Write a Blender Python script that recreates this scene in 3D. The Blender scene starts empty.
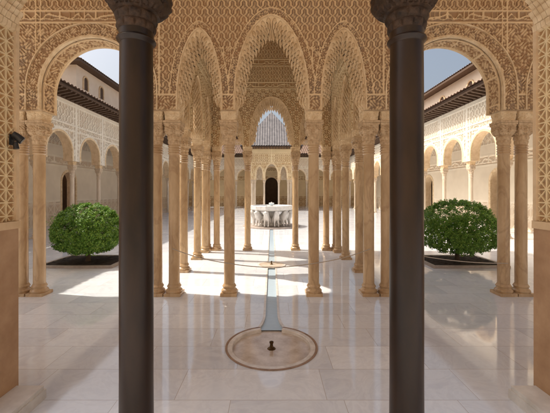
import bpy, math, random
import numpy as np
from mathutils import Vector, Matrix
random.seed(7); np.random.seed(7)
S=bpy.context.scene; C=S.collection; PI=math.pi
S.view_settings.view_transform='Standard'; S.view_settings.look='None'; S.view_settings.exposure=0

# ------------------------------------------------------------ materials
def newmat(name):
    m=bpy.data.materials.new(name); m.use_nodes=True
    nt=m.node_tree; b=nt.nodes['Principled BSDF']
    return m,nt,b
def N(nt,t,**k):
    n=nt.nodes.new(t)
    for a,v in k.items():
        if a.startswith('i_'): n.inputs[a[2:].replace('_',' ')].default_value=v
        else: setattr(n,a,v)
    return n
def ramp(nt,fac,stops):
    r=nt.nodes.new('ShaderNodeValToRGB'); e=r.color_ramp.elements
    while len(e)<len(stops): e.new(.5)
    for i,(p,c) in enumerate(stops):
        e[i].position=p; e[i].color=(*c,1)
    nt.links.new(fac,r.inputs[0]); return r.outputs[0]
def mix(nt,f,a,b,mode='MIX'):
    m=nt.nodes.new('ShaderNodeMix'); m.data_type='RGBA'; m.blend_type=mode
    for s,v in ((m.inputs[0],f),(m.inputs[6],a),(m.inputs[7],b)):
        if hasattr(v,'links'): nt.links.new(v,s)
        elif isinstance(v,(int,float)): s.default_value=v
        else: s.default_value=(*v,1)
    return m.outputs[2]
def bump(nt,b,h,strength,dist):
    n=nt.nodes.new('ShaderNodeBump'); n.inputs['Strength'].default_value=strength; n.inputs['Distance'].default_value=dist
    nt.links.new(h,n.inputs['Height']); nt.links.new(n.outputs[0],b.inputs['Normal'])
def geo_pos(nt): return nt.nodes.new('ShaderNodeNewGeometry').outputs['Position']

def mat_noise(name,c1,c2,scale=6,rough=.6,bs=.2,bd=.01,stretch=(1,1,1),metal=0,spec=.5,vein=None,vs=.3):
    m,nt,b=newmat(name)
    mp=N(nt,'ShaderNodeMapping'); mp.inputs['Scale'].default_value=stretch
    nt.links.new(geo_pos(nt),mp.inputs[0])
    n=N(nt,'ShaderNodeTexNoise',i_Scale=scale,i_Detail=8,i_Roughness=.65); nt.links.new(mp.outputs[0],n.inputs[0])
    c=ramp(nt,n.outputs[0],[(.3,c1),(.7,c2)])
    if vein:
        n2=N(nt,'ShaderNodeTexNoise',i_Scale=scale*.8,i_Detail=7,i_Roughness=.55,i_Distortion=.8); nt.links.new(mp.outputs[0],n2.inputs[0])
        c=mix(nt,ramp(nt,n2.outputs[0],[(.46,(0,0,0)),(.495,(vs,vs,vs)),(.505,(vs,vs,vs)),(.54,(0,0,0))]),c,vein)
    nt.links.new(c,b.inputs['Base Color'])
    b.inputs['Roughness'].default_value=rough; b.inputs['Metallic'].default_value=metal; b.inputs['Specular IOR Level'].default_value=spec
    bump(nt,b,n.outputs[0],bs,bd); return m

def mat_relief(name,hi,lo,tint):
    m,nt,b=newmat(name)
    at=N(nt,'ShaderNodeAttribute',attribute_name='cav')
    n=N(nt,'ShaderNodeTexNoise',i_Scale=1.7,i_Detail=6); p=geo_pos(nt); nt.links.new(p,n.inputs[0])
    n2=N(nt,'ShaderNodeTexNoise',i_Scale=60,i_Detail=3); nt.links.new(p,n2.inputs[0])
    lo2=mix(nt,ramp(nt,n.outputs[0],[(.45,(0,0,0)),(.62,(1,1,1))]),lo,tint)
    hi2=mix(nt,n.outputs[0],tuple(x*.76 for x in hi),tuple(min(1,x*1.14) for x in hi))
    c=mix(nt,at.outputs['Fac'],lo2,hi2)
    nt.links.new(c,b.inputs['Base Color']); b.inputs['Roughness'].default_value=.85
    bump(nt,b,n2.outputs[0],.25,.006); return m

M={}
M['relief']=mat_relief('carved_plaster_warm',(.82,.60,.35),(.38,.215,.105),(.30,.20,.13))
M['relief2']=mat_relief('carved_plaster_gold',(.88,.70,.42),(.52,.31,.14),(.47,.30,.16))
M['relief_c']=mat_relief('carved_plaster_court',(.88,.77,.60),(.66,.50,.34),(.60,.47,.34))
M['relief_w']=mat_relief('carved_plaster_side',(.87,.79,.65),(.54,.42,.30),(.48,.40,.30))  # pale carved plaster, shared by both side arcades
M['trim']=mat_noise('plaster_trim',(.64,.44,.25),(.84,.64,.41),5,.8,.3,.006)
M['muq']=mat_noise('muqarnas_plaster',(.62,.42,.22),(.89,.71,.47),9,.85,.4,.01)
M['plain']=mat_noise('plain_plaster',(.76,.60,.43),(.86,.72,.55),2.5,.9,.25,.01)
M['hall']=mat_noise('bounce_plaster',(.78,.59,.39),(.86,.69,.49),2.5,.9,.25,.01)  # bright warm plaster for the unseen bounce wall behind the viewer
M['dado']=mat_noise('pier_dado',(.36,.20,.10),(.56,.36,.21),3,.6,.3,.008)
M['pink']=mat_noise('cream_render',(.78,.64,.50),(.86,.74,.60),2,.9,.3,.02)
M['column']=mat_noise('golden_marble',(.46,.29,.145),(.72,.52,.31),4,.26,.12,.004,(1,1,.35),vein=(.34,.20,.10),vs=.35)
M['capital']=mat_noise('capital_marble',(.42,.26,.13),(.76,.56,.34),22,.6,.5,.008)
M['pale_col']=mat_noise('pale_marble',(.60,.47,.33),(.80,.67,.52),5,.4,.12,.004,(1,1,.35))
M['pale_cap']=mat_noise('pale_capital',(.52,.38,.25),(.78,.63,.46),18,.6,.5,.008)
M['shade_col']=mat_noise('marble_painted_shade',(.010,.005,.0025),(.036,.018,.009),6,.34,.3,.006,(1,1,.3),spec=.28)  # same marble as the other columns, backlit shade put into the colour
M['shade_cap']=mat_noise('capital_painted_shade',(.010,.005,.0025),(.065,.034,.017),26,.55,.8,.012,spec=.25)  # capital of the near columns, darkened in colour for the same backlit shade
M['wood']=mat_noise('old_dark_wood',(.055,.03,.018),(.14,.08,.045),12,.7,.5,.01,(1,1,4))
M['wood_w']=mat_noise('warm_ceiling_wood',(.40,.23,.11),(.62,.40,.21),9,.7,.5,.01,(4,1,1))
M['tile']=mat_noise('clay_roof_tile',(.16,.10,.075),(.36,.24,.17),3.5,.85,.5,.02)
M['tile_grey']=mat_noise('grey_roof_tile',(.13,.12,.125),(.27,.25,.25),3.5,.8,.5,.02)
M['soil']=mat_noise('soil',(.02,.013,.009),(.06,.04,.028),14,.95,1,.04)
M['kerb']=mat_noise('kerb_stone',(.34,.28,.24),(.5,.43,.38),8,.6,.3,.008)
M['white_marble']=mat_noise('white_marble',(.60,.57,.53),(.82,.79,.75),7,.4,.3,.008)
M['rim']=mat_noise('worn_marble_rim',(.58,.51,.44),(.86,.81,.76),7,.25,.4,.005)
M['ring']=mat_noise('stained_marble_ring',(.20,.11,.065),(.42,.28,.19),9,.35,.4,.005)
M['bowl']=mat_noise('stained_basin_marble',(.46,.35,.26),(.80,.71,.62),5,.12,.3,.006)
M['dish']=mat_noise('basin_marble',(.60,.54,.48),(.82,.78,.74),6,.15,.2,.004)
M['brass']=mat_noise('old_brass',(.05,.03,.015),(.13,.08,.03),25,.4,.3,.003,metal=.8)
M['black']=mat_noise('black_metal',(.012,.012,.013),(.03,.03,.03),30,.4,.2,.002)
M['lens']=mat_noise('lamp_glass',(.1,.1,.11),(.2,.2,.2),30,.1,0,.001)
M['rope']=mat_noise('rope',(.40,.33,.26),(.6,.52,.42),80,.8,.4,.002)
M['bark']=mat_noise('bark',(.05,.035,.025),(.14,.1,.07),20,.9,.8,.01,(1,1,.3))
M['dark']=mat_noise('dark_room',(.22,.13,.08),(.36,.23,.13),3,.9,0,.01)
M['ground']=mat_noise('outer_ground',(.25,.2,.15),(.34,.28,.22),2,.95,.4,.02)
m,nt,b=newmat('water'); b.inputs['Base Color'].default_value=(.46,.58,.68,1); b.inputs['Roughness'].default_value=.04
n=N(nt,'ShaderNodeTexNoise',i_Scale=16,i_Detail=2); nt.links.new(geo_pos(nt),n.inputs[0]); bump(nt,b,n.outputs[0],.3,.01); M['water']=m
m,nt,b=newmat('leaves'); g=nt.nodes.new('ShaderNodeNewGeometry')
c=ramp(nt,g.outputs['Random Per Island'],[(0,(.075,.18,.018)),(.5,(.15,.32,.035)),(1,(.30,.45,.075))])
nt.links.new(c,b.inputs['Base Color']); b.inputs['Roughness'].default_value=.42
tr=nt.nodes.new('ShaderNodeBsdfTranslucent'); nt.links.new(c,tr.inputs[0]); ms=nt.nodes.new('ShaderNodeMixShader'); ms.inputs[0].default_value=.3
nt.links.new(b.outputs[0],ms.inputs[1]); nt.links.new(tr.outputs[0],ms.inputs[2]); nt.links.new(ms.outputs[0],nt.nodes['Material Output'].inputs[0]); M['leaf']=m
# marble floor
m,nt,b=newmat('marble_slabs'); p=geo_pos(nt)
mp=N(nt,'ShaderNodeMapping'); mp.inputs['Location'].default_value=(.31,.12,0); nt.links.new(p,mp.inputs[0])
br=N(nt,'ShaderNodeTexBrick',i_Scale=1.0); br.offset=.37; br.offset_frequency=2; br.squash=1.35; br.squash_frequency=3
for k,v in (('Mortar Size',.0022),('Mortar Smooth',.1),('Brick Width',.86),('Row Height',.43)): br.inputs[k].default_value=v
br.inputs['Color1'].default_value=(0,0,0,1); br.inputs['Color2'].default_value=(1,1,1,1); br.inputs['Mortar'].default_value=(.5,.5,.5,1); nt.links.new(mp.outputs[0],br.inputs[0])
vo=N(nt,'ShaderNodeVectorMath',operation='MULTIPLY_ADD'); vo.inputs[1].default_value=(7,5,3)
nt.links.new(br.outputs['Color'],vo.inputs[0]); nt.links.new(p,vo.inputs[2])
n1=N(nt,'ShaderNodeTexNoise',i_Scale=2.6,i_Detail=10,i_Roughness=.62,i_Distortion=1.5); nt.links.new(vo.outputs[0],n1.inputs[0])
n2=N(nt,'ShaderNodeTexNoise',i_Scale=.9,i_Detail=4,i_Roughness=.6); nt.links.new(p,n2.inputs[0])
n3=N(nt,'ShaderNodeTexNoise',i_Scale=14,i_Detail=6,i_Roughness=.7); nt.links.new(vo.outputs[0],n3.inputs[0])
slab=mix(nt,br.outputs['Color'],(.74,.78,.84),(.90,.93,.97))
vein=ramp(nt,n1.outputs[0],[(.38,(.88,.88,.90)),(.48,(1,1,1)),(.53,(.92,.92,.93)),(.58,(1,1,1)),(.7,(.96,.96,.96))])
c=mix(nt,1,slab,vein,'MULTIPLY'); c=mix(nt,ramp(nt,n2.outputs[0],[(.5,(0,0,0)),(.85,(.22,.22,.22))]),c,(.80,.72,.64))
c=mix(nt,1,c,ramp(nt,n3.outputs[0],[(.3,(.95,.95,.95)),(.6,(1,1,1))]),'MULTIPLY')
c=mix(nt,br.outputs['Fac'],c,(.50,.46,.44))
nt.links.new(c,b.inputs['Base Color'])
r=ramp(nt,n1.outputs[0],[(.3,(.025,.025,.025)),(.7,(.09,.09,.09))]); nt.links.new(r,b.inputs['Roughness'])
b.inputs['IOR'].default_value=1.75
inv=N(nt,'ShaderNodeMath',operation='MULTIPLY_ADD'); inv.inputs[1].default_value=-1
nt.links.new(br.outputs['Fac'],inv.inputs[0]); sc=N(nt,'ShaderNodeMath',operation='MULTIPLY'); sc.inputs[1].default_value=.7; nt.links.new(n2.outputs[0],sc.inputs[0]); nt.links.new(sc.outputs[0],inv.inputs[2])
bump(nt,b,inv.outputs[0],.10,.006); M['floor']=m

# ------------------------------------------------------------ mesh helpers
def link(name,me,mat,parent=None):
    o=bpy.data.objects.new(name,me); C.objects.link(o)
    if mat: me.materials.append(mat)
    if parent: o.parent=parent
    return o
class MB:
    def __init__(s): s.v=[]; s.f=[]
    def add(s,v,f):
        k=len(s.v); s.v+=[tuple(a) for a in v]; s.f+=[tuple(i+k for i in q) for q in f]
    def box(s,x0,x1,y0,y1,z0,z1):
        s.add([(x0,y0,z0),(x1,y0,z0),(x1,y1,z0),(x0,y1,z0),(x0,y0,z1),(x1,y0,z1),(x1,y1,z1),(x0,y1,z1)],
              [(3,2,1,0),(4,5,6,7),(0,1,5,4),(1,2,6,5),(2,3,7,6),(3,0,4,7)])
    def rings(s,R,cap=True,closed=True):
        n=len(R[0]); v=[p for r in R for p in r]; f=[]
        for i in range(len(R)-1):
            for j in range(n if closed else n-1):
                k=(j+1)%n; f.append((i*n+j,i*n+k,(i+1)*n+k,(i+1)*n+j))
        if cap: f.append(tuple(range(n))[::-1]); f.append(tuple((len(R)-1)*n+j for j in range(n)))
        s.add(v,f)
    def lathe(s,prof,n=32,cx=0,cy=0,cap=True,ph=0):
        s.rings([[(cx+r*math.cos(2*PI*j/n+ph),cy+r*math.sin(2*PI*j/n+ph),z) for j in range(n)] for r,z in prof],cap)
    def tube(s,pts,rad,n=8):
        R=[]
        for i,p in enumerate(pts):
            p=Vector(p); a=Vector(pts[max(0,i-1)]); c=Vector(pts[min(len(pts)-1,i+1)]); d=(c-a).normalized()
            up=Vector((0,0,1)) if abs(d.z)<.9 else Vector((1,0,0)); u=d.cross(up).normalized(); w=u.cross(d)
            rr=rad[i] if isinstance(rad,(list,tuple)) else rad
            R.append([tuple(p+u*rr*math.cos(2*PI*j/n)+w*rr*math.sin(2*PI*j/n)) for j in range(n)])
        s.rings(R)
    def build(s,name,mat,parent=None,smooth=False,ang=.6):
        me=bpy.data.meshes.new(name); me.from_pydata(s.v,[],s.f); me.update()
        if smooth:
            me.polygons.foreach_set('use_smooth',[True]*len(me.polygons)); me.set_sharp_from_angle(angle=ang)
        return link(name,me,mat,parent)
def tag(o,label=None,cat=None,group=None,kind=None):
    for k,v in (('label',label),('category',cat),('group',group),('kind',kind)):
        if v: o[k]=v
    return o
def empty(name,loc=(0,0,0),rz=0,label=None,cat=None,group=None):
    o=bpy.data.objects.new(name,None); C.objects.link(o); o.location=loc; o.rotation_euler=(0,0,rz)
    return tag(o,label,cat,group)

# ------------------------------------------------------------ columns
def loft(mb,levels,n=64):
    R=[]
    for z,w,e,fn in levels:
        ring=[]
        for j in range(n):
            t=2*PI*j/n; c,s_=math.cos(t),math.sin(t)
            r=w/((abs(c)**e+abs(s_)**e)**(1/e)); r+=fn(t,z) if fn else 0
            ring.append((r*c,r*s_,z))
        R.append(ring)
    mb.rings(R)
def col_parts(ms,mc,seg=32,near=False):
    P=[]
    # near=True: taller shaft, one slim ring, wide square capital
    zt=2.285 if near else 2.15; nr=1 if near else 4; zc0=2.345 if near else 2.31; zc1=2.425 if near else 2.43; W=.148 if near else .126
    b=MB(); b.box(-.125,.125,-.125,.125,0,.045)
    b.lathe([(.118,.045),(.124,.06),(.124,.075),(.112,.09),(.098,.1),(.096,.118),(.106,.13),(.106,.142),(.094,.155),(.09,.17)],seg)
    P.append(('base',b.build('base',ms,None,True),None))
    s=MB(); pr=[(.0835,.17)]+[(.083-.003*k/8+.0009*math.sin(k*2.1),.17+(zt-.17)*k/8) for k in range(1,9)]; s.lathe(pr,seg)
    P.append(('shaft',s.build('shaft',ms,None,True),None))
    r=MB(); pr=[(.080,zt)]
    for k in range(nr):
        z=zt+.005+k*.037; pr+=[(.082,z),(.092,z+.008),(.095,z+.014),(.092,z+.021),(.082,z+.028)]
    pr.append((.084,zc0)); r.lathe(pr,seg)
    P.append(('neck_ring',r.build('neck_ring',ms,None,True),None))
    c=MB(); L=[]; H1=zc1-zc0
    def lf(t,z):
        u=(z-zc0)/H1; return .011*(abs(math.sin(5*t+(PI/2 if u>.5 else 0)))**.6)*math.sin(PI*((u*2)%1))**.7 if 0<u<1 else 0
    for k in range(17): z=zc0+H1*k/16; L.append((z,.083+.015*(k/16)**1.5,2,lf))
    def sc(t,z):
        u=(z-zc1)/(2.6-zc1)
        a=math.sin(14*t+2.5*math.sin(u*8))*math.sin(u*PI*5+2*math.sin(7*t))
        return -.012*max(0,min(1,a*4))*(u>.08 and u<.9)
    for k in range(27):
        u=k/26; z=zc1+.002+(2.599-zc1-.002)*u; w=.098+(W-.098)*min(1,u*2.0)**.6; L.append((z,w,2+8*min(1,u*1.6),sc))
    loft(c,L,120)
    cap=c.build('capital',mc,None,True,.7); P.append(('capital',cap,None))
    a=MB(); q=W+.003; a.box(-q,q,-q,q,2.60,2.622); q+=.003; a.box(-q,q,-q,q,2.625,2.66)
    P.append(('abacus',a.build('abacus',mc,None),'capital'))
    i=MB(); L=[]
    def ic(t,z):
        u=(z-2.66)/.14
        return -.007*(math.sin(14*t+2*math.sin(u*9))*math.cos(u*11+math.sin(9*t))>.0)*(u>.12 and u<.88)
    for k in range(13): z=2.663+.134*k/12; L.append((z,.115+.014*(k/12),9,ic))
    loft(i,L,96); P.append(('impost',i.build('impost',M['muq'] if not near else mc,None,False),None))
    return P
PROTO={}
def column(x,y,label,group,kind='gold',sx=1):
    if kind not in PROTO:
        a={'gold':('column','capital'),'dark':('shade_col','shade_cap'),'pale':('pale_col','pale_cap')}[kind]
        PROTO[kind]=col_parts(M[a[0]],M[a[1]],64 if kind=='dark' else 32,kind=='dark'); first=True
    else: first=False
    r=empty('marble_column',(x,y,0),0,label,'column',group); d={}; r.scale=(sx,sx,1)
    for nm,o,par in PROTO[kind]:
        c=o if first else o.copy()
        if not first: C.objects.link(c)
        d[nm]=c; c.parent=d[par] if par else r
    if not first: r.rotation_euler.z=random.choice([0,PI/2,PI,-PI/2])
    return r
for s,side in ((-1,'left'),(1,'right')):
    column(s*.65,1.56,f'thick column with painted backlit shade in the foreground on the {side}, cut off by the picture edge','foreground columns with painted shade','dark',.95)
    column(s*.65,5.0,f'golden column standing just {side} of the water channel in front of the pavilion','columns of the entrance arcade')
    column(s*1.50,5.0,f'golden column of the {side} pavilion pair, the one nearer the water channel','columns of the entrance arcade')
    column(s*1.77,5.0,f'golden column of the {side} pavilion pair, the one farther from the water channel','columns of the entrance arcade')
    column(s*3.58,5.0,f'golden column on the {side} beside the shrub arch, inner of the outer pair','columns of the entrance arcade')
    column(s*3.85,5.0,f'golden column on the {side} by the carved doorway pier, outer of the outer pair','columns of the entrance arcade')
    column(s*5.66,5.0,f'inner column of the last pair at the far {side} end of the entrance arcade','columns of the entrance arcade')
    column(s*5.93,5.0,f'outer column of the last pair at the far {side} end of the entrance arcade','columns of the entrance arcade')
    column(s*1.75,6.45,f'first column along the {side} side of the near pavilion','columns of the near pavilion')
    column(s*1.75,7.65,f'second column along the {side} side of the near pavilion','columns of the near pavilion')
    column(s*1.75,8.5,f'column in front of the back {side} corner of the near pavilion','columns of the near pavilion')
    column(s*1.75,8.83,f'column at the very back {side} corner of the near pavilion','columns of the near pavilion')
    column(s*1.49,8.83,f'column just inside the back {side} corner of the near pavilion','columns of the near pavilion')
    column(s*.65,8.83,f'column {side} of the channel in the back row of the near pavilion','columns of the near pavilion')
ORD=['first','second','third','fourth','fifth','sixth','seventh','eighth','ninth','tenth','eleventh','twelfth','thirteenth','fourteenth','fifteenth']
for s,side in ((-1,'left'),(1,'right')):
    for k in range(15):
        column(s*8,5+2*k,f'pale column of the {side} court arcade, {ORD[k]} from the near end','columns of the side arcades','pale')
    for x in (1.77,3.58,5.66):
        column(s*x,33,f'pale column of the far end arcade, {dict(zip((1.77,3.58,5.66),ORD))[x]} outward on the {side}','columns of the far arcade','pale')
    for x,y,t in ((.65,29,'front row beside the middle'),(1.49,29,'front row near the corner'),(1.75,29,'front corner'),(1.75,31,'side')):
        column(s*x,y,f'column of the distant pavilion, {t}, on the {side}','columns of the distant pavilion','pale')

# ------------------------------------------------------------ arch walls
def A(xc,w,zs,H,a=2,b=2,muq=False): return dict(xc=xc,w=w,zs=zs,H=H,a=a,b=b,muq=muq)
def inside(ar,X,Z,g=0):
    dx=np.abs(X-ar['xc'])/(ar['w']+g); dz=np.clip(Z-ar['zs'],0,None)/(ar['H']+g)
    return dx**ar['a']+dz**ar['b']
def outline(ar,z0,step=.05,g=0):
    w,H=ar['w']+g,ar['H']+g; P=[]
    for k in range(121):
        t=PI*k/120; c=math.cos(t); s_=max(0,math.sin(t))
        P.append((ar['xc']-w*math.copysign(abs(c)**(2/ar['a']),c),ar['zs']+H*s_**(2/ar['b'])))
    P=[(ar['xc']-w,z0)]+P+[(ar['xc']+w,z0)]
    P=np.array(P); d=np.r_[0,np.cumsum(np.hypot(*(P[1:]-P[:-1]).T))]
    n=max(12,int(d[-1]/step)); t=np.linspace(0,d[-1],n+1)
    return np.c_[np.interp(t,d,P[:,0]),np.interp(t,d,P[:,1])]
def normals(P):
    T=np.gradient(P,axis=0); T/= (np.hypot(*T.T)[:,None]+1e-9); return np.c_[-T[:,1],T[:,0]]
def sweep(mb,P,o1,o2,y0,y1):
    Nn=normals(P); a=P+Nn*o1; b=P+Nn*o2
    R=[[(a[i,0],y0,a[i,1]),(b[i,0],y0,b[i,1]),(b[i,0],y1,b[i,1]),(a[i,0],y1,a[i,1])] for i in range(len(P))]
    mb.rings(R)
sm=lambda x,a,b:np.clip((x-a)/(b-a),0,1)
def arab(X,Z,p=.13):
    s=2*PI/p
    a=np.sin(s*X+2.0*np.sin(s*Z*.5))*np.sin(s*Z*.9+2.0*np.sin(s*X*.5+.7))
    b=np.cos(s*2.1*X+1.2*np.sin(s*Z))*np.cos(s*2.1*Z+1.2*np.sin(s*X))
    return np.clip(sm(a,-.15,.25)*.75+sm(b,.2,.6)*.3,0,1)
def sebka(X,Z,p=.19,q=.27):
    u=.30*np.sin(4*PI*Z/q)
    r=np.minimum(np.abs(np.sin(PI*(X/p+Z/q)+u)),np.abs(np.sin(PI*(X/p-Z/q)-u)))
    rib=1-sm(r,.22,.36); gro=.35*(1-sm(r,.0,.09)); fl=sm(r,.50,.62)*(.5+.4*np.sin(2*PI*X/p*3)*np.sin(2*PI*Z/q*3))
    return np.clip(np.maximum(rib-gro,fl),0,1)
def inscr(X,Z,zc,hh):
    v=(Z-zc)/hh
    a=np.abs(v-.55*np.sin(23*X+2.2*np.sin(9*X)))<.2
    b=(np.abs(np.sin(31*X+1.3*np.sin(13*X)))<.25)&(v>-.6)
    c=np.abs(v+.55+.12*np.sin(40*X))<.12
    return np.where(a|b|c,1,.12)
def star(X,Z,p=.10):
    r=np.minimum.reduce([np.abs(np.sin(PI*X/p)),np.abs(np.sin(PI*Z/p)),np.abs(np.sin(PI*(X+Z)/p/1.0)),np.abs(np.sin(PI*(X-Z)/p))])
    return 1-sm(r,.14,.26)
def relief(X,Z,arches,z0,z1,style):
    if style=='star': return star(X,Z)
    if style=='hall':
        h=np.full(X.shape,.8); h=np.where(Z<1.1,star(X,Z,.5)*.7,h); h=np.where(np.abs(Z-1.15)<.05,1,h)
        h=np.where((Z>2.9)&(Z<3.3),inscr(X/2,Z,3.1,.17),h); h=np.where(Z>3.9,sebka(X,Z,.55,.75),h)
        for zz in (2.87,3.33,3.87): h=np.where(np.abs(Z-zz)<.04,1,h)
    elif style=='main':
        h=np.where(np.abs(X)<1.63,sebka(X,Z,.165,.24),arab(X,Z,.092))
        zb=4.10
        h=np.where((Z>zb)&(np.abs(X)>1.63),np.where(Z<zb+.17,inscr(X,Z,zb+.085,.065),sebka(X,Z,.165,.24)),h)
        m=(np.abs(X)>1.63)&((np.abs(Z-zb)<.012)|(np.abs(Z-zb-.17)<.012)); h=np.where(m,1,h)
        for xv in (1.66,1.86,1.93,3.43,3.5):
            h=np.where(np.abs(np.abs(X)-xv)<.010,1,h)
        h=np.where((np.abs(np.abs(X)-1.76)<.09),np.where(np.abs(np.abs(X)-1.76)<.075,arab(X,Z,.08),1),h)
        h=np.where((np.abs(np.abs(X)-.66)<.06)&(Z<3.75),np.where(np.abs(np.abs(X)-.66)<.048,arab(X,Z,.07),1),h)
        h=np.where((Z<3.02),arab(X,Z,.085),h); h=np.where(np.abs(Z-3.03)<.012,1,h)
        for ar in arches:
            if ar['muq']:
                f1=inside(ar,X,Z,.13); f2=inside(ar,X,Z,.112); f0=inside(ar,X,Z,.03)
                h=np.where((f1<1)&(f0>=1)&(Z>3.04),np.where(f2<1,arab(X,Z,.065),1),h)
    elif style=='court':
        h=np.where(Z>4.15,sebka(X,Z,.36,.5),arab(X,Z,.24))
        h=np.where((Z>3.98)&(Z<4.18),inscr(X,Z,4.08,.08),h)
        for zz in (3.97,4.19,4.95): h=np.where(np.abs(Z-zz)<.03,1,h)
        h=np.where(Z>5.0,.8,h)
        u=np.abs(((X+100)%2)-1.0); h=np.where((u>.93)|((np.abs(u-.8)<.03)),1,h)
    else:
        zb=z0+(z1-z0)*.50
        h=np.where(Z>zb,sebka(X,Z,.15,.22),arab(X,Z,.10))
        h=np.where((Z>zb)&(Z<zb+.16),inscr(X,Z,zb+.08,.06),h)
        h=np.where((Z>zb+.62)&(Z<zb+.78),inscr(X,Z,zb+.70,.06),h)
        for zz in (zb,zb+.17,zb+.61,zb+.79): h=np.where(np.abs(Z-zz)<.014,1,h)
        h=np.where(Z>z1-.1,1,h)
    for ar in arches:
        if style in ('court','hall'):
            f=inside(ar,X,Z,.14); h=np.where(f<1,.9,h); continue
        f=inside(ar,X,Z,.03); h=np.where(f<1,.9,h)
        if not ar['muq']:
            f2=inside(ar,X,Z,.20); f1=inside(ar,X,Z,.045); h=np.where((f2<1)&(f1>=1),arab(X,Z,.075),h)
    return h
def attr_mesh(V,q,h,name,mat,parent):
    me=bpy.data.meshes.new(name); me.from_pydata(V.tolist(),[],q.tolist()); me.update()
    at=me.attributes.new('cav','FLOAT','POINT'); at.data.foreach_set('value',h.astype(np.float32))
    return link(name,me,mat,parent)
def grid(xs,zs,arches,y,depth,style,z0,z1,name,mat,parent,flip=False):
    X,Z=np.meshgrid(xs,zs); xc=(xs[1:]+xs[:-1])/2; zc=(zs[1:]+zs[:-1])/2; XC,ZC=np.meshgrid(xc,zc)
    ok=np.ones(XC.shape,bool)
    for ar in arches: ok&=inside(ar,XC,ZC)>=1
    h=relief(X,Z,arches,z0,z1,style) if style else np.full(X.shape,.7)
    for ar in arches:
        f=inside(ar,X,Z); m=(f<1)&(f>.3)
        up=m&(Z>ar['zs']); s=np.where(up,np.maximum(f,.3)**(-1/1.8),1)
        X=np.where(up,ar['xc']+(X-ar['xc'])*s,X); Z=np.where(up,ar['zs']+(Z-ar['zs'])*s,Z)
        lo=m&~up; X=np.where(lo,ar['xc']+np.sign(X-ar['xc'])*ar['w'],X)
    nz,nx=X.shape; idx=np.arange(nx*nz).reshape(nz,nx)
    q=np.stack([idx[:-1,:-1],idx[:-1,1:],idx[1:,1:],idx[1:,:-1]],-1)[ok]
    if flip: q=q[:,::-1]
    used=np.unique(q); mp=np.zeros(nx*nz,int); mp[used]=np.arange(len(used))
    V=np.stack([X,y-(h*depth if not flip else -h*depth),Z],-1).reshape(-1,3)[used]
    return attr_mesh(V,mp[q],h.reshape(-1)[used],name,mat,parent)
def soffit(ar,z0,t,mat,parent):
    P=outline(ar,z0+.004,.011); Nn=normals(P); ys=np.linspace(-t/2+.025,t/2-.025,26)
    Lc=np.arange(len(P))*.011; S_,Y=np.meshgrid(Lc,ys,indexing='ij')
    h=arab(S_,Y+.3,.10); e=np.minimum(Y+t/2,t/2-Y); h=np.where((e>.045)&(e<.062),1,h); h=np.where(e<=.045,.55,h)
    h=np.where(np.abs(((S_/.42)%1)-.5)>.47,1,h)
    off=.004+.022*h
    X=P[:,0][:,None]-Nn[:,0][:,None]*off; Z=P[:,1][:,None]-Nn[:,1][:,None]*off
    V=np.stack([X,Y,Z],-1).reshape(-1,3); a,b_=X.shape; idx=np.arange(a*b_).reshape(a,b_)
    q=np.stack([idx[:-1,:-1],idx[:-1,1:],idx[1:,1:],idx[1:,:-1]],-1).reshape(-1,4)
    attr_mesh(V,q,h.reshape(-1),'carved_soffit',mat,parent)
def muqarnas(mb,ar,z0,t,per=.105,cs=1.0):
    T=6; n=2*T-1; th=t/n
    for k in range(n):
        d=min(k,n-1-k)
        y0=-t/2+th*k+(.0015 if k%2 else 0); y1=y0+th-.001
        P=outline(ar,z0+.004,.0125); Nn=normals(P)
        L=np.arange(len(P))*.0125; tot=L[-1]; m_=max(2,round(tot/per)); ph=.5*(d%2)
        u=L/tot*m_+ph; s=np.abs(np.sin(PI*u))
        rise=np.clip((P[:,1]-z0)/.25,0,1)
        hgt=np.clip((P[:,1]-ar['zs'])/ar['H'],0,1)
        off=(.006+.0195*d*(1+.6*hgt**2))*rise
        cusp=(1-s**.8)*(.054+.022*hgt)*rise*cs
        Q=P-Nn*off[:,None]; Q=Q-Nn*(cusp*.5)[:,None]; Q[:,1]-=cusp*.9
        O=P+Nn*.03
        R=[[(O[i,0],y0,O[i,1]),(Q[i,0],y0,Q[i,1]),(Q[i,0],y1,Q[i,1]),(O[i,0],y1,O[i,1])] for i in range(len(P))]
        mb.rings(R)
        for i in range(2,len(P)-2):
            if s[i]<=s[i-1] and s[i]<s[i+1] and rise[i]>.6:
                x,z=Q[i]; a=.015*cs; y=(y0+y1)/2; hb=th*.5
                mb.add([(x-a,y,z+.03),(x,y-hb,z+.03),(x+a,y,z+.03),(x,y+hb,z+.03),(x-a*.8,y,z-.006),(x,y-hb,z-.006),(x+a*.8,y,z-.006),(x,y+hb,z-.006),(x,y,z-.04*cs)],
                       [(0,1,5,4),(1,2,6,5),(2,3,7,6),(3,0,4,7),(4,5,8),(5,6,8),(6,7,8),(7,4,8)])
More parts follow.
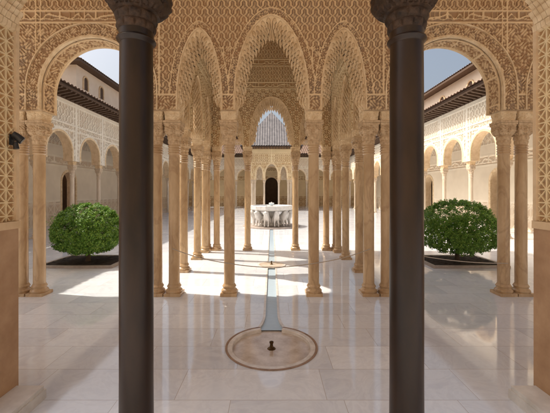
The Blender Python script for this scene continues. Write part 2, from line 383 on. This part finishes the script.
def arch_wall(name,label,cat,loc,rz,x0,x1,z0,z1,t,arches,xs=None,res=.05,depth=.025,style='std',mf='relief',mb_='relief_c',trim=.04,group=None,round_band=True,per=.105,cs=1.0):
    root=empty(name,loc,rz,label,cat,group)
    if xs is None: xs=np.linspace(x0,x1,max(2,int((x1-x0)/res)))
    zs=np.linspace(z0,z1,max(2,int((z1-z0)/res)))
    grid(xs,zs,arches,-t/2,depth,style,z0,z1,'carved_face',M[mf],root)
    xb=np.linspace(x0,x1,max(2,int((x1-x0)/.05))); zb=np.linspace(z0,z1,max(2,int((z1-z0)/.05)))
    grid(xb,zb,arches,t/2,.01,'std' if style and style!='hall' else None,z0,z1,'outer_face',M[mb_],root,flip=True)
    b=MB(); h=t/2
    for ar in arches:
        P=outline(ar,z0,.05); v=[];f=[]
        for i,(x,z) in enumerate(P): v+=[(x,-h,z),(x,h,z)]
        for i in range(len(P)-1): f.append((2*i,2*i+1,2*i+3,2*i+2))
        b.add(v,f)
    e=sorted([(ar['xc']-ar['w'],ar['xc']+ar['w']) for ar in arches]); px=x0
    for a,c in e+[(x1,x1)]:
        if a>px+.001: b.add([(px,-h,z0),(a,-h,z0),(a,h,z0),(px,h,z0)],[(3,2,1,0)])
        px=c
    b.add([(x0,-h,z1),(x1,-h,z1),(x1,h,z1),(x0,h,z1)],[(0,1,2,3)])
    b.add([(x0,-h,z0),(x0,h,z0),(x0,h,z1),(x0,-h,z1)],[(0,1,2,3)])
    b.add([(x1,-h,z0),(x1,h,z0),(x1,h,z1),(x1,-h,z1)],[(3,2,1,0)])
    b.build('wall_core',M['trim'],root)
    for ar in arches:
        P=outline(ar,z0+.003,.04); m=MB()
        if ar['muq']:
            sweep(m,P,.004,.020,-h-depth-.006,-h-.001); sweep(m,P,.004,.05,h+.001,h+.02)
        elif round_band:
            sweep(m,P,-.010,.016,-h-depth-.006,-h+.024); sweep(m,P,.19,.208,-h-depth-.008,-h+.01)
            sweep(m,P,-.010,.05,h-.024,h+.025)
            soffit(ar,z0,t,M[mf],root)
        else:
            sweep(m,P,-.006,trim,-h-depth-.01,-h+.02); sweep(m,P,-.006,trim,h-.02,h+.025)
        m.build('archivolt',M['muq'],root)
        if ar['muq']:
            q=MB(); muqarnas(q,ar,z0,t,per,cs); q.build('muqarnas',M['muq'],root)
    return root
def MA(xc,w,H,zs=2.95,a=1.8,b=2.0): return A(xc,w,zs,H,a,b,True)
ars=[MA(0,.54,1.25,a=1.85)]
for s in (-1,1):
    ars+=[MA(s*1.075,.32,1.05,a=1.7),A(s*2.675,.775,3.10,.79),A(s*4.755,.775,3.10,.79),A(s*6.89,.83,3.10,.83)]
xs=np.r_[np.arange(-7.84,-4.3,.04),np.arange(-4.3,4.3,.0095),np.linspace(4.3,7.84,90)]
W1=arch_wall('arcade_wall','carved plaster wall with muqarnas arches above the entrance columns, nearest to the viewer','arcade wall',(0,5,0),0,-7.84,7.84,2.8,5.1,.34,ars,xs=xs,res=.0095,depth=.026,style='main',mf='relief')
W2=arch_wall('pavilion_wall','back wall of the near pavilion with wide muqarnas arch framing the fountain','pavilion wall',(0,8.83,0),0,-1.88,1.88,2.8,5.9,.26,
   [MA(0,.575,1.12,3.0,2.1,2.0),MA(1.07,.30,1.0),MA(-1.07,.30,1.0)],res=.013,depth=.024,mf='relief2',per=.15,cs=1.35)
for s,side in ((-1,'left'),(1,'right')):
    Yc=6.92; ya=[(5.80,.50,1.15),(7.05,.47,1.15),(8.08,.30,1.0)]
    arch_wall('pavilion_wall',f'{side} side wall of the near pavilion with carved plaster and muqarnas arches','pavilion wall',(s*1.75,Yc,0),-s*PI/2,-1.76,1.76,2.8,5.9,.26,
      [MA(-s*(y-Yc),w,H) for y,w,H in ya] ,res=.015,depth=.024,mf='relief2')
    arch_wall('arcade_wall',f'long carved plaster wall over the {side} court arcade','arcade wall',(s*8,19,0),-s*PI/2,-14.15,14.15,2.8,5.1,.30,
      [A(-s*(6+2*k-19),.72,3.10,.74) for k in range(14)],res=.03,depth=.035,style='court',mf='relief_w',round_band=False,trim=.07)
arch_wall('arcade_wall','carved plaster wall over the arcade at the far end of the court','arcade wall',(0,33,0),0,-7.84,7.84,2.8,5.1,.30,
  [A(x,.75,3.05,.8) for x in (-6.8,-4.65,4.65,6.8,-2.67,2.67)]+[A(0,.9,3.1,1.0)],res=.06,depth=.02,style='court',mf='relief_c',round_band=False,trim=.08)
arch_wall('pavilion_wall','front wall of the distant pavilion with three arches under a tiled roof','pavilion wall',(0,29,0),0,-1.88,1.88,2.8,5.4,.26,
  [A(0,.55,3.0,1.1,1.8,2),A(1.07,.29,2.95,.9,1.7,2),A(-1.07,.29,2.95,.9,1.7,2)],res=.04,depth=.04,style='court',mf='relief2',round_band=False,trim=.06)
for s,side in ((-1,'left'),(1,'right')):
    arch_wall('pavilion_wall',f'{side} side wall of the distant pavilion','pavilion wall',(s*1.75,30.99,0),-s*PI/2,-1.85,1.85,2.8,5.4,.26,
      [A(-.95,.75,3.05,.8),A(.95,.75,3.05,.8)],res=.07,depth=0,style=None,mf='relief_c',round_band=False,trim=.06)
arch_wall('hall_wall','plaster wall with arched doorways at the far end of the court','wall',(0,36,0),0,-10.4,10.4,0,7.0,.4,
  [A(0,.75,2.3,.9),A(-4.6,.5,2.0,.5),A(4.6,.5,2.0,.5)],res=.06,depth=.03,style='hall',mf='relief2',mb_='plain',round_band=False,trim=.12)
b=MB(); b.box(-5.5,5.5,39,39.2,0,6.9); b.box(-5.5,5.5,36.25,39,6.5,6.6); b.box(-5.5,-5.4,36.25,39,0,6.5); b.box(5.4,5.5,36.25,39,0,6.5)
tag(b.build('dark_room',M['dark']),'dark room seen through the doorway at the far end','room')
for s,side in ((-1,'left'),(1,'right')):
    arch_wall('hall_wall',f'plaster back wall of the {side} gallery with small doorways','wall',(s*10.6,19,0),-s*PI/2,-17,17,0,5.6,.4,
      [A(v,.55,2.1,.5) for v in (-9,-2.4,4.2,11)],res=.05,depth=.03,style='hall',mf='relief_c',mb_='plain',round_band=False,trim=.12)
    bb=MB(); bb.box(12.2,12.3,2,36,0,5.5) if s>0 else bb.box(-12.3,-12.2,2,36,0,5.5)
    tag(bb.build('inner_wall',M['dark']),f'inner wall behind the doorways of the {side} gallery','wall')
b=MB(); b.box(-8,8,-5.2,-5,0,6.5); tag(b.build('hall_wall',M['hall']),'unseen plaster wall closing the hall behind the viewer, added for warm bounce','wall')  # out of view, added so sunlight bounces warm onto the near arcade

# ------------------------------------------------------------ roofs and eaves
def tiles(mb,x0,x1,ya,za,yb,zb,per=.21,row=.36):
    n=int((x1-x0)/per)*6; L=math.hypot(yb-ya,zb-za); m=max(1,int(L/row)); ny,nz=-(zb-za)/L,(yb-ya)/L
    R=[]
    for k in range(m):
        for u,off in ((k/m,.03),((k+1)/m,.0)):
            R.append([(x0+(x1-x0)*j/n,ya+(yb-ya)*u+ny*(off+.05*abs(math.sin(PI*j/6))),za+(zb-za)*u+nz*(off+.05*abs(math.sin(PI*j/6)))) for j in range(n+1)])
    mb.rings(R,False,False)
    mb.add([(x0,ya,za-.03),(x1,ya,za-.03),(x1,yb,zb-.03),(x0,yb,zb-.03)],[(0,1,2,3)])
def eave(name,label,loc,rz,x0,x1,z,depth_back,rise,proj=.75,mat='tile',inner=.15):
    root=empty(name,loc,rz,label,'roof')
    w=MB(); w.box(x0,x1,-proj,inner,z+.20,z+.24); w.box(x0,x1,-inner-.02,inner+.02,z+.003,z+.12); w.box(x0,x1,-proj-.03,-proj+.02,z+.17,z+.235)
    n=int((x1-x0)/.27)
    for k in range(n+1):
        x=x0+.05+(x1-x0-.1)*k/n
        w.add([(x-.04,-proj+.05,z+.13),(x+.04,-proj+.05,z+.13),(x+.04,-.15,z+.02),(x-.04,-.15,z+.02),(x-.04,-proj+.02,z+.199),(x+.04,-proj+.02,z+.199),(x+.04,-.15,z+.199),(x-.04,-.15,z+.199)],
              [(0,1,2,3),(4,7,6,5),(0,4,5,1),(1,5,6,2),(3,2,6,7),(0,3,7,4)])
    w.build('wooden_eave',M['wood'],root)
    t=MB(); tiles(t,x0,x1,-proj-.08,z+.27,depth_back,z+.27+rise); t.build('tiled_slope',M[mat],root)
    return root
for s,side in ((-1,'left'),(1,'right')):
    eave('gallery_roof',f'brown tiled roof with dark wooden eave along the {side} court arcade',(s*8,19,0),-s*PI/2,-14,14,5.1,3.0,1.2)
eave('gallery_roof','tiled roof with wooden eave over the far end arcade',(0,33,0),0,-8,8,5.1,3.0,1.4)
r=eave('gallery_roof','tiled roof of the entrance gallery above the nearest arches',(0,5,0),PI,-8,8,5.1,3.4,1.6,proj=.6)
cl=MB(); cl.box(-8,8,-.15,3.3,5.104,5.15)
for k in range(40): x=-7.9+.4*k; cl.box(x,x+.09,.18,3.3,5.03,5.102)
cl.build('wooden_ceiling',M['wood_w'],r)
def pyramid(name,label,cx,cy,hx,z,rise,mat):
    root=empty(name,(cx,cy,0),0,label,'roof')
    w=MB(); o=hx
    w.box(-o,o,-o,o,z+.14,z+.18)
    for k in range(int(2*o/.25)+1):
        u=-o+.06+(2*o-.12)*k/int(2*o/.25)
        w.box(u-.035,u+.035,-o+.04,-o+.6,z+.03,z+.138); w.box(u-.035,u+.035,o-.6,o-.04,z+.03,z+.138)
        if abs(u)<o-.62: w.box(-o+.04,-o+.6,u-.035,u+.035,z+.03,z+.138); w.box(o-.6,o-.04,u-.035,u+.035,z+.03,z+.138)
    w.build('wooden_eave',M['wood'],root)
    w=MB(); i_=o-.66; w.box(-i_,i_,-i_,i_,z+.10,z+.137)
    for k in range(int(2*i_/.3)): u=-i_+.12+.3*k; w.box(u,u+.05,-i_,i_,z+.06,z+.098)
    w.build('wooden_ceiling',M['wood_w'],root)
    t=MB(); n=int(2*o/.21)*6; m=9
    for q in range(4):
        c,s_=math.cos(q*PI/2),math.sin(q*PI/2); R=[]
        for k in range(m+1):
            row=[]
            for j in range(n+1):
                u=-o+2*o*j/n; tt=(1-abs(u)/o)*k/m; bb=.05*abs(math.sin(PI*j/6))
                x,y,zz=u,-(o+.06)+(o+.06)*tt,z+.2+rise*tt+bb
                row.append((x*c-y*s_,x*s_+y*c,zz))
            R.append(row)
        t.rings(R,False,False)
    t.build('tiled_slope',M[mat],root)
pyramid('pavilion_roof','tiled pyramid roof with wooden eaves over the near pavilion',0,7.3,2.25,5.9,2.4,'tile')
pyramid('pavilion_roof','grey tiled pyramid roof of the distant pavilion beyond the fountain',0,30.9,2.7,5.4,3.6,'tile_grey')
def storey(label,x0,x1,y0,y1,z0,z1,face,wins,mat='pink',rise=1.0):
    root=empty('upper_building',((x0+x1)/2,(y0+y1)/2,0),0,label,'building'); cx,cy=(x0+x1)/2,(y0+y1)/2
    b=MB(); b.box(x0-cx,x1-cx,y0-cy,y1-cy,z0,z1); b.build('wall',M[mat],root)
    for (y,z,w,h) in wins:
        xf=(x0 if face<0 else x1)-cx
        fr=MB()
        P=outline(A(y-cy,w/2,z+h-w/2,w/2),z,.06); Nn=normals(P); 
        R=[[(xf-.001*face,p[0],p[1]),(xf+face*.06,p[0],p[1]),(xf+face*.06,(p+n_*.09)[0],(p+n_*.09)[1]),(xf-.001*face,(p+n_*.09)[0],(p+n_*.09)[1])] for p,n_ in zip(P,Nn)]
        fr.rings(R); wo=fr.build('window',M['trim'],root)
        pn=MB(); pn.add([(xf+face*.006,p[0],p[1]) for p in P],[tuple(range(len(P)))]); pn.build('pane',M['wood'],wo)
    if rise:
        r=MB(); hx=(x1-x0)/2+.5; hy=(y1-y0)/2+.5
        r.box(-hx,hx,-hy,hy,z1+.02,z1+.14)
        r.build('wooden_eave',M['wood'],root)
        t=MB(); n=int(2*hy/.21)*6
        for s in (-1,1):
            R=[[(s*(hx+.03)*(1-k/5),-hy+2*hy*j/n,z1+.17+(rise*k/5)+.05*abs(math.sin(PI*j/6))) for j in range(n+1)] for k in range(6)]; t.rings(R,False,False)
        t.build('tiled_slope',M['tile'],root)
    return root
storey('cream upper storey with small arched windows above the left gallery roof',-15.5,-11.2,18.6,26.5,5,8.9,1,[(19.5,7.7,.42,.75),(21.3,7.7,.42,.75)])
storey('upper storey with deep wooden eave above the right gallery roof',11.2,15.5,13.2,26,5,8.3,-1,[(15.2,7.0,.5,.8),(18.2,7.0,.5,.8),(21.2,7.0,.5,.8)],'pink')
storey('tall plain hall block rising behind the far end arcade',-6,6,39.5,45,0,8.0,1,[],'plain')

# ------------------------------------------------------------ foreground piers
for s,side,px in ((-1,'left',1.95),(1,'right',2.02)):
    root=empty('doorway_pier',(s*px,2.3,0),-s*PI/2,f'{side} doorway pier with carved interlace above a plain dado','pier')
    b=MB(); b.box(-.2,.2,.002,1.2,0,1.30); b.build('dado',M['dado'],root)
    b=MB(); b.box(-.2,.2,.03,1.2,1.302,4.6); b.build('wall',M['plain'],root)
    xs=np.linspace(-.2,.2,120); zs=np.linspace(1.36,4.6,900)
    grid(xs,zs,[],.028,.015,'star',1.3,4.6,'carved_face',M['relief2'],root)
    m=MB(); m.box(-.2,.2,-.012,.03,1.302,1.358); m.box(-.2,-.17,-.004,.028,1.36,4.6); m.box(.17,.2,-.004,.028,1.36,4.6); m.build('moulding',M['trim'],root)
    k=MB()
    for j in range(8):
        e=.014*(j+1); zz=2.80+.05*j
        for a_ in range(10):
            xa=-.2+.04*a_+(.02 if j%2 else 0)
            if xa+.038>.2: continue
            k.add([(xa+.002,.012,zz),(xa+.038,.012,zz),(xa+.038,-e*.4,zz+.01),(xa+.002,-e*.4,zz+.01),(xa+.002,.012,zz+.052),(xa+.038,.012,zz+.052),(xa+.038,-e,zz+.052),(xa+.002,-e,zz+.052)],[(0,1,2,3),(4,7,6,5),(0,4,5,1),(1,5,6,2),(2,6,7,3),(3,7,4,0)])
    k.build('corbel',M['muq'],root)
    p=MB(); 
    xa,xb=(-.19,.17) if s>0 else (-.17,.19); d_=.20 if s>0 else .22
    p.box(xa,xb,-d_,.0,0,.07); p.box(xa+.012,xb-.012,-d_+.012,0,.07,.10); p.build('stone_foot',M['white_marble'],root)
b=MB(); b.box(-2.2,2.2,1.46,1.66,2.80,3.1)
tag(b.build('lintel',M['wood_w']),'wooden lintel resting on the two foreground columns','lintel')
root=empty('spotlight',(-1.945,2.42,1.97),0,'small black spotlight fixed to the left doorway pier','lamp'); root.scale=(.66,.66,.8)
b=MB(); b.box(0,.012,-.03,.03,-.05,.05); b.tube([(.01,0,0),(.05,0,.0)],.01); b.build('bracket',M['black'],root)
b=MB(); b.tube([(.02,.0,.055),(.055,.02,.03),(.095,.04,-.005)],[.03,.036,.04],20); b.tube([(.05,0,-.02),(.06,0,-.085)],[.022,.03],16); b.build('lamp_head',M['black'],root,True)
b=MB(); b.tube([(.096,.041,-.006),(.099,.043,-.009)],.034,20); b.build('lens',M['lens'],root)

# ------------------------------------------------------------ floor, channel, basins
BY=3.33; BR=.46; w=.075
f=MB()
def q(x0,x1,y0,y1,z=0): f.add([(x0,y0,z),(x1,y0,z),(x1,y1,z),(x0,y1,z)],[(0,1,2,3)])
q(-14,-.6,-8,38); q(.6,14,-8,38); q(-.6,.6,-8,2.7)
q(-.6,-w,4.4,38); q(w,.6,4.4,38); q(-w,w,13.6,38)
nk=.135
def keyhole(sx):
    a0=math.asin(nk/BR)
    arc=[(sx*BR*math.sin(a),BY+BR*math.cos(a)) for a in np.linspace(PI,a0,40)]
    neck=[(sx*(w+(nk-w)*(1-t)**2.2),BY+BR*math.cos(a0)+t*.42) for t in np.linspace(.1,1,8)]
    return arc+neck
for sx in (-1,1):
    inner=keyhole(sx); top=inner[-1]
    v=[];fc=[]
    for (x,y) in inner: v+=[(x,y,0),(sx*.6,y,0)]
    for i in range(len(inner)-1):
        if abs(inner[i+1][1]-inner[i][1])<1e-6: continue
        fc.append((2*i,2*i+1,2*i+3,2*i+2) if sx>0 else (2*i,2*i+2,2*i+3,2*i+1))
    f.add(v,fc)
    f.add([(0,2.7,0),(sx*.6,2.7,0),(sx*.6,BY-BR,0),(0,BY-BR,0)],[(0,1,2,3) if sx>0 else (3,2,1,0)])
    f.add([(sx*w,top[1],0),(sx*.6,top[1],0),(sx*.6,4.4,0),(sx*w,4.4,0)],[(0,1,2,3) if sx>0 else (3,2,1,0)])
tag(f.build('floor',M['floor']),'polished marble slab floor of the court','floor',kind='structure')
g=MB(); g.add([(-250,-250,-.12),(250,-250,-.12),(250,250,-.12),(-250,250,-.12)],[(0,1,2,3)]); tag(g.build('ground',M['ground']),'dry ground around the palace','ground',kind='structure')
yN=BY+BR*math.cos(math.asin(nk/BR)); yT=yN+.42
root=empty('water_channel',(0,0,0),0,'narrow marble water channel running down the middle of the floor','channel')
c=MB(); c.add([(-w,yT,0),(-w,13.6,0),(-w,13.6,-.05),(-w,yT,-.05)],[(0,1,2,3)]); c.add([(w,yT,0),(w,13.6,0),(w,13.6,-.05),(w,yT,-.05)],[(3,2,1,0)]); c.add([(-.2,BY+.43,-.052),(.2,BY+.43,-.052),(.2,13.6,-.052),(-.2,13.6,-.052)],[(0,1,2,3)])
for s in (-1,1):
    K=keyhole(s)[39:]; v=[];fc=[]
    for x,y in K: v+=[(x,y,.0),(x,y,-.05),(x,y,.004),(x+s*.03,y,.004)]
    for i in range(len(K)-1): fc+=[(4*i,4*i+1,4*i+5,4*i+4),(4*i+2,4*i+3,4*i+7,4*i+6)]
    c.add(v,fc)
    c.box(min(s*w,s*(w+.03)),max(s*w,s*(w+.03)),yT,13.6,.001,.006)
c.build('channel_bed',M['dish'],root)
c=MB(); K1=keyhole(1)[39:]; R=[[(-x,y,-.016),(x,y,-.016)] for x,y in K1]; R[0]=[(-nk+.005,yN-.03,-.016),(nk-.005,yN-.03,-.016)]; c.rings(R,False,False)
c.add([(-w,yT,-.016),(w,yT,-.016),(w,13.6,-.016),(-w,13.6,-.016)],[(0,1,2,3)]); c.build('water',M['water'],root)
root=empty('jet_basin',(0,BY,0),0,'round marble basin with brass jet sunk in the foreground floor','basin')
a0=math.asin(nk/BR); th=np.linspace(PI/2+a0,2*PI+PI/2-a0,72)
def arc_rings(pr): return [[(r_*math.cos(t),r_*math.sin(t),z) for t in th] for r_,z in pr]
b=MB(); b.rings(arc_rings([(BR+.012,.001),(BR+.011,.008),(BR-.006,.008),(BR-.010,.002)]),False,False); b.build('ring',M['ring'],root,True)
b=MB(); b.rings(arc_rings([(BR-.010,.002),(BR-.014,.007),(BR-.052,.006),(BR-.060,.0),(BR-.062,-.03)]),False,False); b.build('rim',M['rim'],root,True)
b=MB(); b.lathe([(BR-.012,-.030),(BR-.06,-.032),(BR-.075,-.045),(BR-.11,-.07),(BR-.2,-.09),(.05,-.10)],72); b.build('dish',M['bowl'],root,True)
b=MB(); b.lathe([(.325,-.073),(.32,-.0725)],72); b.build('water',M['bowl'],root,True)
b=MB(); b.lathe([(.05,-.09),(.05,-.035),(.034,-.02),(.018,-.012),(.015,.02),(.022,.03),(.022,.042),(.010,.048)],20); b.build('nozzle',M['brass'],root,True)
def basin(y,R,label):
    root=empty('jet_basin',(0,y,0),0,label,'basin')
    k=R/.46
    b=MB(); b.lathe([(R,.001),(R,.014),(R-.012*k,.02),(R-.05*k,.02),(R-.065*k,.016)],64,cap=False); b.build('rim',M['rim'],root,True)
    b=MB(); b.lathe([(R-.065*k,.016),(R-.12*k,.012),(R-.2*k,.008),(.08*k,.0075),(.03*k,.0075)],64); b.build('dish',M['bowl'],root,True)
    b=MB(); b.lathe([(.05*k,.006),(.05*k,.02),(.035*k,.03),(.022*k,.035),(.018*k,.06),(.026*k,.07),(.026*k,.085),(.012*k,.09)],20); b.build('nozzle',M['brass'],root,True)
basin(7.0,.31,'smaller round basin inside the near pavilion, further down the channel')

for (xa,xb,lab) in ((-1.5,-.65,'left of the middle arch'),(-.65,.65,'across the middle arch over the channel'),(.65,1.5,'right of the middle arch'),(1.77,3.58,'across the right shrub arch')):
    za,zb=(.72,.50) if xa==-1.5 else ((.50,.72) if xa==.65 else (.50,.50)); 
    if abs(xa)>1.6: za=.72; zb=.50
    sg=.06 if xb-xa>1.2 else .03
    P=[(xa+(xb-xa)*t,4.91,za+(zb-za)*t-sg*4*t*(1-t)) for t in np.linspace(0,1,25)]
    m=MB(); m.tube(P,.0065,8); tag(m.build('barrier_rope',M['rope'],None,True),f'thin sagging barrier rope {lab}','rope','barrier ropes between the entrance columns')

# ------------------------------------------------------------ fountain
FY=15.0
root=empty('fountain_basin',(0,FY,0),0,'twelve sided white marble fountain bowl carried on the backs of stone lions','fountain')
b=MB(); b.lathe([(.2,.70),(.6,.70),(.93,.76),(.975,.79),(.99,.81),(.99,.95),(.975,.965),(.9,.965),(.86,.90),(.3,.85)],12,ph=PI/12); b.build('bowl',M['white_marble'],root)
b=MB(); b.lathe([(.84,.905),(.83,.908)],12,ph=PI/12); b.build('water',M['water'],root)
b=MB(); b.lathe([(.26,.02),(.26,.1),(.2,.14),(.18,.6),(.28,.698)],16); b.build('support',M['white_marble'],root,True)
b=MB(); b.lathe([(.06,.85),(.06,.98),(.11,1.02),(.13,1.06),(.1,1.08),(.03,1.06),(.03,1.12)],16); b.build('jet',M['white_marble'],root,True)
b=MB(); b.lathe([(1.32,.001),(1.32,.05),(1.26,.055),(1.2,.02),(.1,.018)],48); o=tag(b.build('fountain_gutter',M['kerb']),'round marble gutter under the lion fountain','plinth'); o.location=(0,FY,0)
def lion_mesh():
    V=[];E=[];R=[]
    def v(p,r): V.append(p); R.append(r); return len(V)-1
    pel=v((-.26,0,.46),.12); mid=v((0,0,.47),.115); ch=v((.20,0,.51),.15); nk_=v((.30,0,.64),.155); hd=v((.36,0,.74),.12); mz=v((.45,0,.71),.075); nose=v((.50,0,.70),.06)
    E+=[(pel,mid),(mid,ch),(ch,nk_),(nk_,hd),(hd,mz),(mz,nose)]
    for s in (-1,1):
        a=v((.22,s*.10,.34),.06); b=v((.23,s*.11,.16),.042); c=v((.24,s*.11,.04),.045); d=v((.32,s*.11,.035),.04); E+=[(ch,a),(a,b),(b,c),(c,d)]
        a=v((-.22,s*.11,.33),.08); b=v((-.15,s*.12,.24),.055); c=v((-.28,s*.12,.15),.036); d=v((-.25,s*.12,.04),.04); e=v((-.17,s*.12,.035),.04); E+=[(pel,a),(a,b),(b,c),(c,d),(d,e)]
        a=v((.33,s*.085,.85),.028); E.append((hd,a))
    t=v((-.36,0,.42),.03); t2=v((-.40,.02,.28),.022); t3=v((-.36,.05,.18),.03); E+=[(pel,t),(t,t2),(t2,t3)]
    me=bpy.data.meshes.new('lion_skeleton'); me.from_pydata(V,E,[]); o=bpy.data.objects.new('lion_tmp',me); C.objects.link(o)
    o.modifiers.new('s','SKIN')
    for i,sv in enumerate(me.skin_vertices[0].data): sv.radius=(R[i],R[i]); sv.use_root=(i==0)
    o.modifiers.new('u','SUBSURF').levels=2
    bpy.context.view_layer.update(); dg=bpy.context.evaluated_depsgraph_get()
    r=bpy.data.meshes.new_from_object(o.evaluated_get(dg)); r.name='lion_statue'; bpy.data.objects.remove(o)
    r.polygons.foreach_set('use_smooth',[True]*len(r.polygons)); return r
me=lion_mesh(); me.materials.clear(); me.materials.append(M['white_marble'])
for k in range(12):
    a=2*PI*(k+.5)/12; o=bpy.data.objects.new('lion_statue',me); C.objects.link(o)
    o.location=(.66*math.cos(a),FY+.66*math.sin(a),.055); o.rotation_euler.z=a; o.scale=(.78,.78,.82)
    pos='front' if math.sin(a)<-.3 else ('back' if math.sin(a)>.3 else 'flank')
    tag(o,f'white marble lion under the fountain bowl, {pos} {"right" if math.cos(a)>0 else "left"}, {ORD[k]} counting anticlockwise','lion statue','lions carrying the fountain bowl')

# ------------------------------------------------------------ shrubs and beds
def shrub(x,y,side,seed,rx=.78,h0=.30,h1=1.46):
    rnd=random.Random(seed); root=empty('clipped_shrub',(x,y,0),rnd.random()*6,f'rounded green clipped shrub in the {side} planting bed','shrub','clipped shrubs in the court beds')
    t=MB(); t.tube([(0,0,.0),(.01,.01,.2),(-.01,.02,.42),(0,0,.6)],[.06,.045,.04,.03],10)
    for k in range(9):
        a=k*2.4+rnd.random(); l=.35+rnd.random()*.2
        t.tube([(0,0,.22+.04*k),(l*.5*math.cos(a),l*.5*math.sin(a),.42+.04*k),(l*math.cos(a),l*math.sin(a),.58+.05*k)],[.025,.017,.008],6)
    t.build('trunk',M['bark'],root,True)
    c=MB(); zc=h0+(h1-h0)*.42
    cl=[]
    for k in range(850):
        u=rnd.uniform(-1,1); a=rnd.uniform(0,2*PI); rr=(1-u*u)**.5 if u>0 else (1-abs(u)**3.2)**.5
        d=rnd.uniform(.90,.985)*(1+.018*math.sin(3*a+seed)+.018*math.sin(5*a+4*u)); rz=(h1-zc) if u>0 else (zc-h0)
        cl.append((rx*rr*math.cos(a)*d,rx*rr*math.sin(a)*d,zc+rz*u*d,rnd.uniform(.04,.068),34))
    for k in range(170):
        cl.append((rnd.uniform(-.52,.52),rnd.uniform(-.52,.52),zc+rnd.uniform(-.3,.35),.17,45))
    for (px,py,pz,pr,nn) in cl:
        for j in range(nn):
            d=Vector((rnd.gauss(0,1),rnd.gauss(0,1),rnd.gauss(0,1))).normalized()*pr*rnd.random()**.4
            p=Vector((px,py,pz))+d
            n=(Vector((p.x,p.y,(p.z-zc)*1.2+.15)).normalized()+Vector((rnd.gauss(0,.5),rnd.gauss(0,.5),rnd.gauss(0,.5)))).normalized()
            u=n.cross(Vector((rnd.gauss(0,1),rnd.gauss(0,1),rnd.gauss(0,1)))).normalized(); w_=n.cross(u)
            L=rnd.uniform(.016,.026); W=L*.5
            c.add([p-u*L,p+w_*W-u*L*.1,p+u*L-n*.006,p-w_*W-u*L*.1],[(0,1,2,3)])
    c.build('crown',M['leaf'],root)
def bed(x,y,hx,hy,side):
    root=empty('planting_bed',(x,y,0),0,f'low kerbed bed of dark soil around the {side} shrub','planting bed','planting beds')
    k=MB(); t=.07
    k.box(-hx,hx,-hy,-hy+t,.002,.05); k.box(-hx,hx,hy-t,hy,.002,.05); k.box(-hx,-hx+t,-hy+t,hy-t,.002,.05); k.box(hx-t,hx,-hy+t,hy-t,.002,.05); k.build('kerb',M['kerb'],root)
    s=MB(); n=24; R=[[(-hx+t+(2*hx-2*t)*i/n,-hy+t+(2*hy-2*t)*j/n,.02+random.uniform(0,.025)) for i in range(n+1)] for j in range(n+1)]
    s.rings(R,False,False); s.build('soil',M['soil'],root)
bed(-4.1,7.3,.80,.6,'left'); bed(4.15,7.3,.80,.6,'right')
shrub(-4.1,7.25,'left',3,.72,.22,1.33); shrub(4.15,7.25,'right',5,.82,.22,1.42)

# ------------------------------------------------------------ light and camera
sd=Vector((-.57,.12,.80)).normalized(); el=math.asin(sd.z); az=math.atan2(sd.x,sd.y)
W=bpy.data.worlds.new('World'); S.world=W; W.use_nodes=True; nt=W.node_tree
sky=nt.nodes.new('ShaderNodeTexSky'); sky.sky_type='NISHITA'; sky.sun_disc=False; sky.sun_elevation=el; sky.sun_rotation=az%(2*PI)
sky.dust_density=7; sky.air_density=1.2; sky.ozone_density=.8
hs=nt.nodes.new('ShaderNodeHueSaturation'); hs.inputs['Saturation'].default_value=.7; hs.inputs['Value'].default_value=1.15
nt.links.new(sky.outputs[0],hs.inputs['Color'])
bg=nt.nodes['Background']; bg.inputs[1].default_value=.15; nt.links.new(hs.outputs[0],bg.inputs[0])
L=bpy.data.lights.new('sun','SUN'); L.energy=5; L.angle=math.radians(.6); L.color=(1,.9,.76)
o=bpy.data.objects.new('sun',L); C.objects.link(o); o.rotation_euler=sd.to_track_quat('Z','Y').to_euler()
cam=bpy.data.cameras.new('camera'); co=bpy.data.objects.new('camera',cam); C.objects.link(co); S.camera=co
co.location=(0,0,1.58); co.rotation_euler=(PI/2,0,0); cam.sensor_width=36; cam.lens=36*324/550
cam.shift_x=3.5/550; cam.shift_y=-14.5/550; cam.clip_end=1000; cam.clip_start=.05
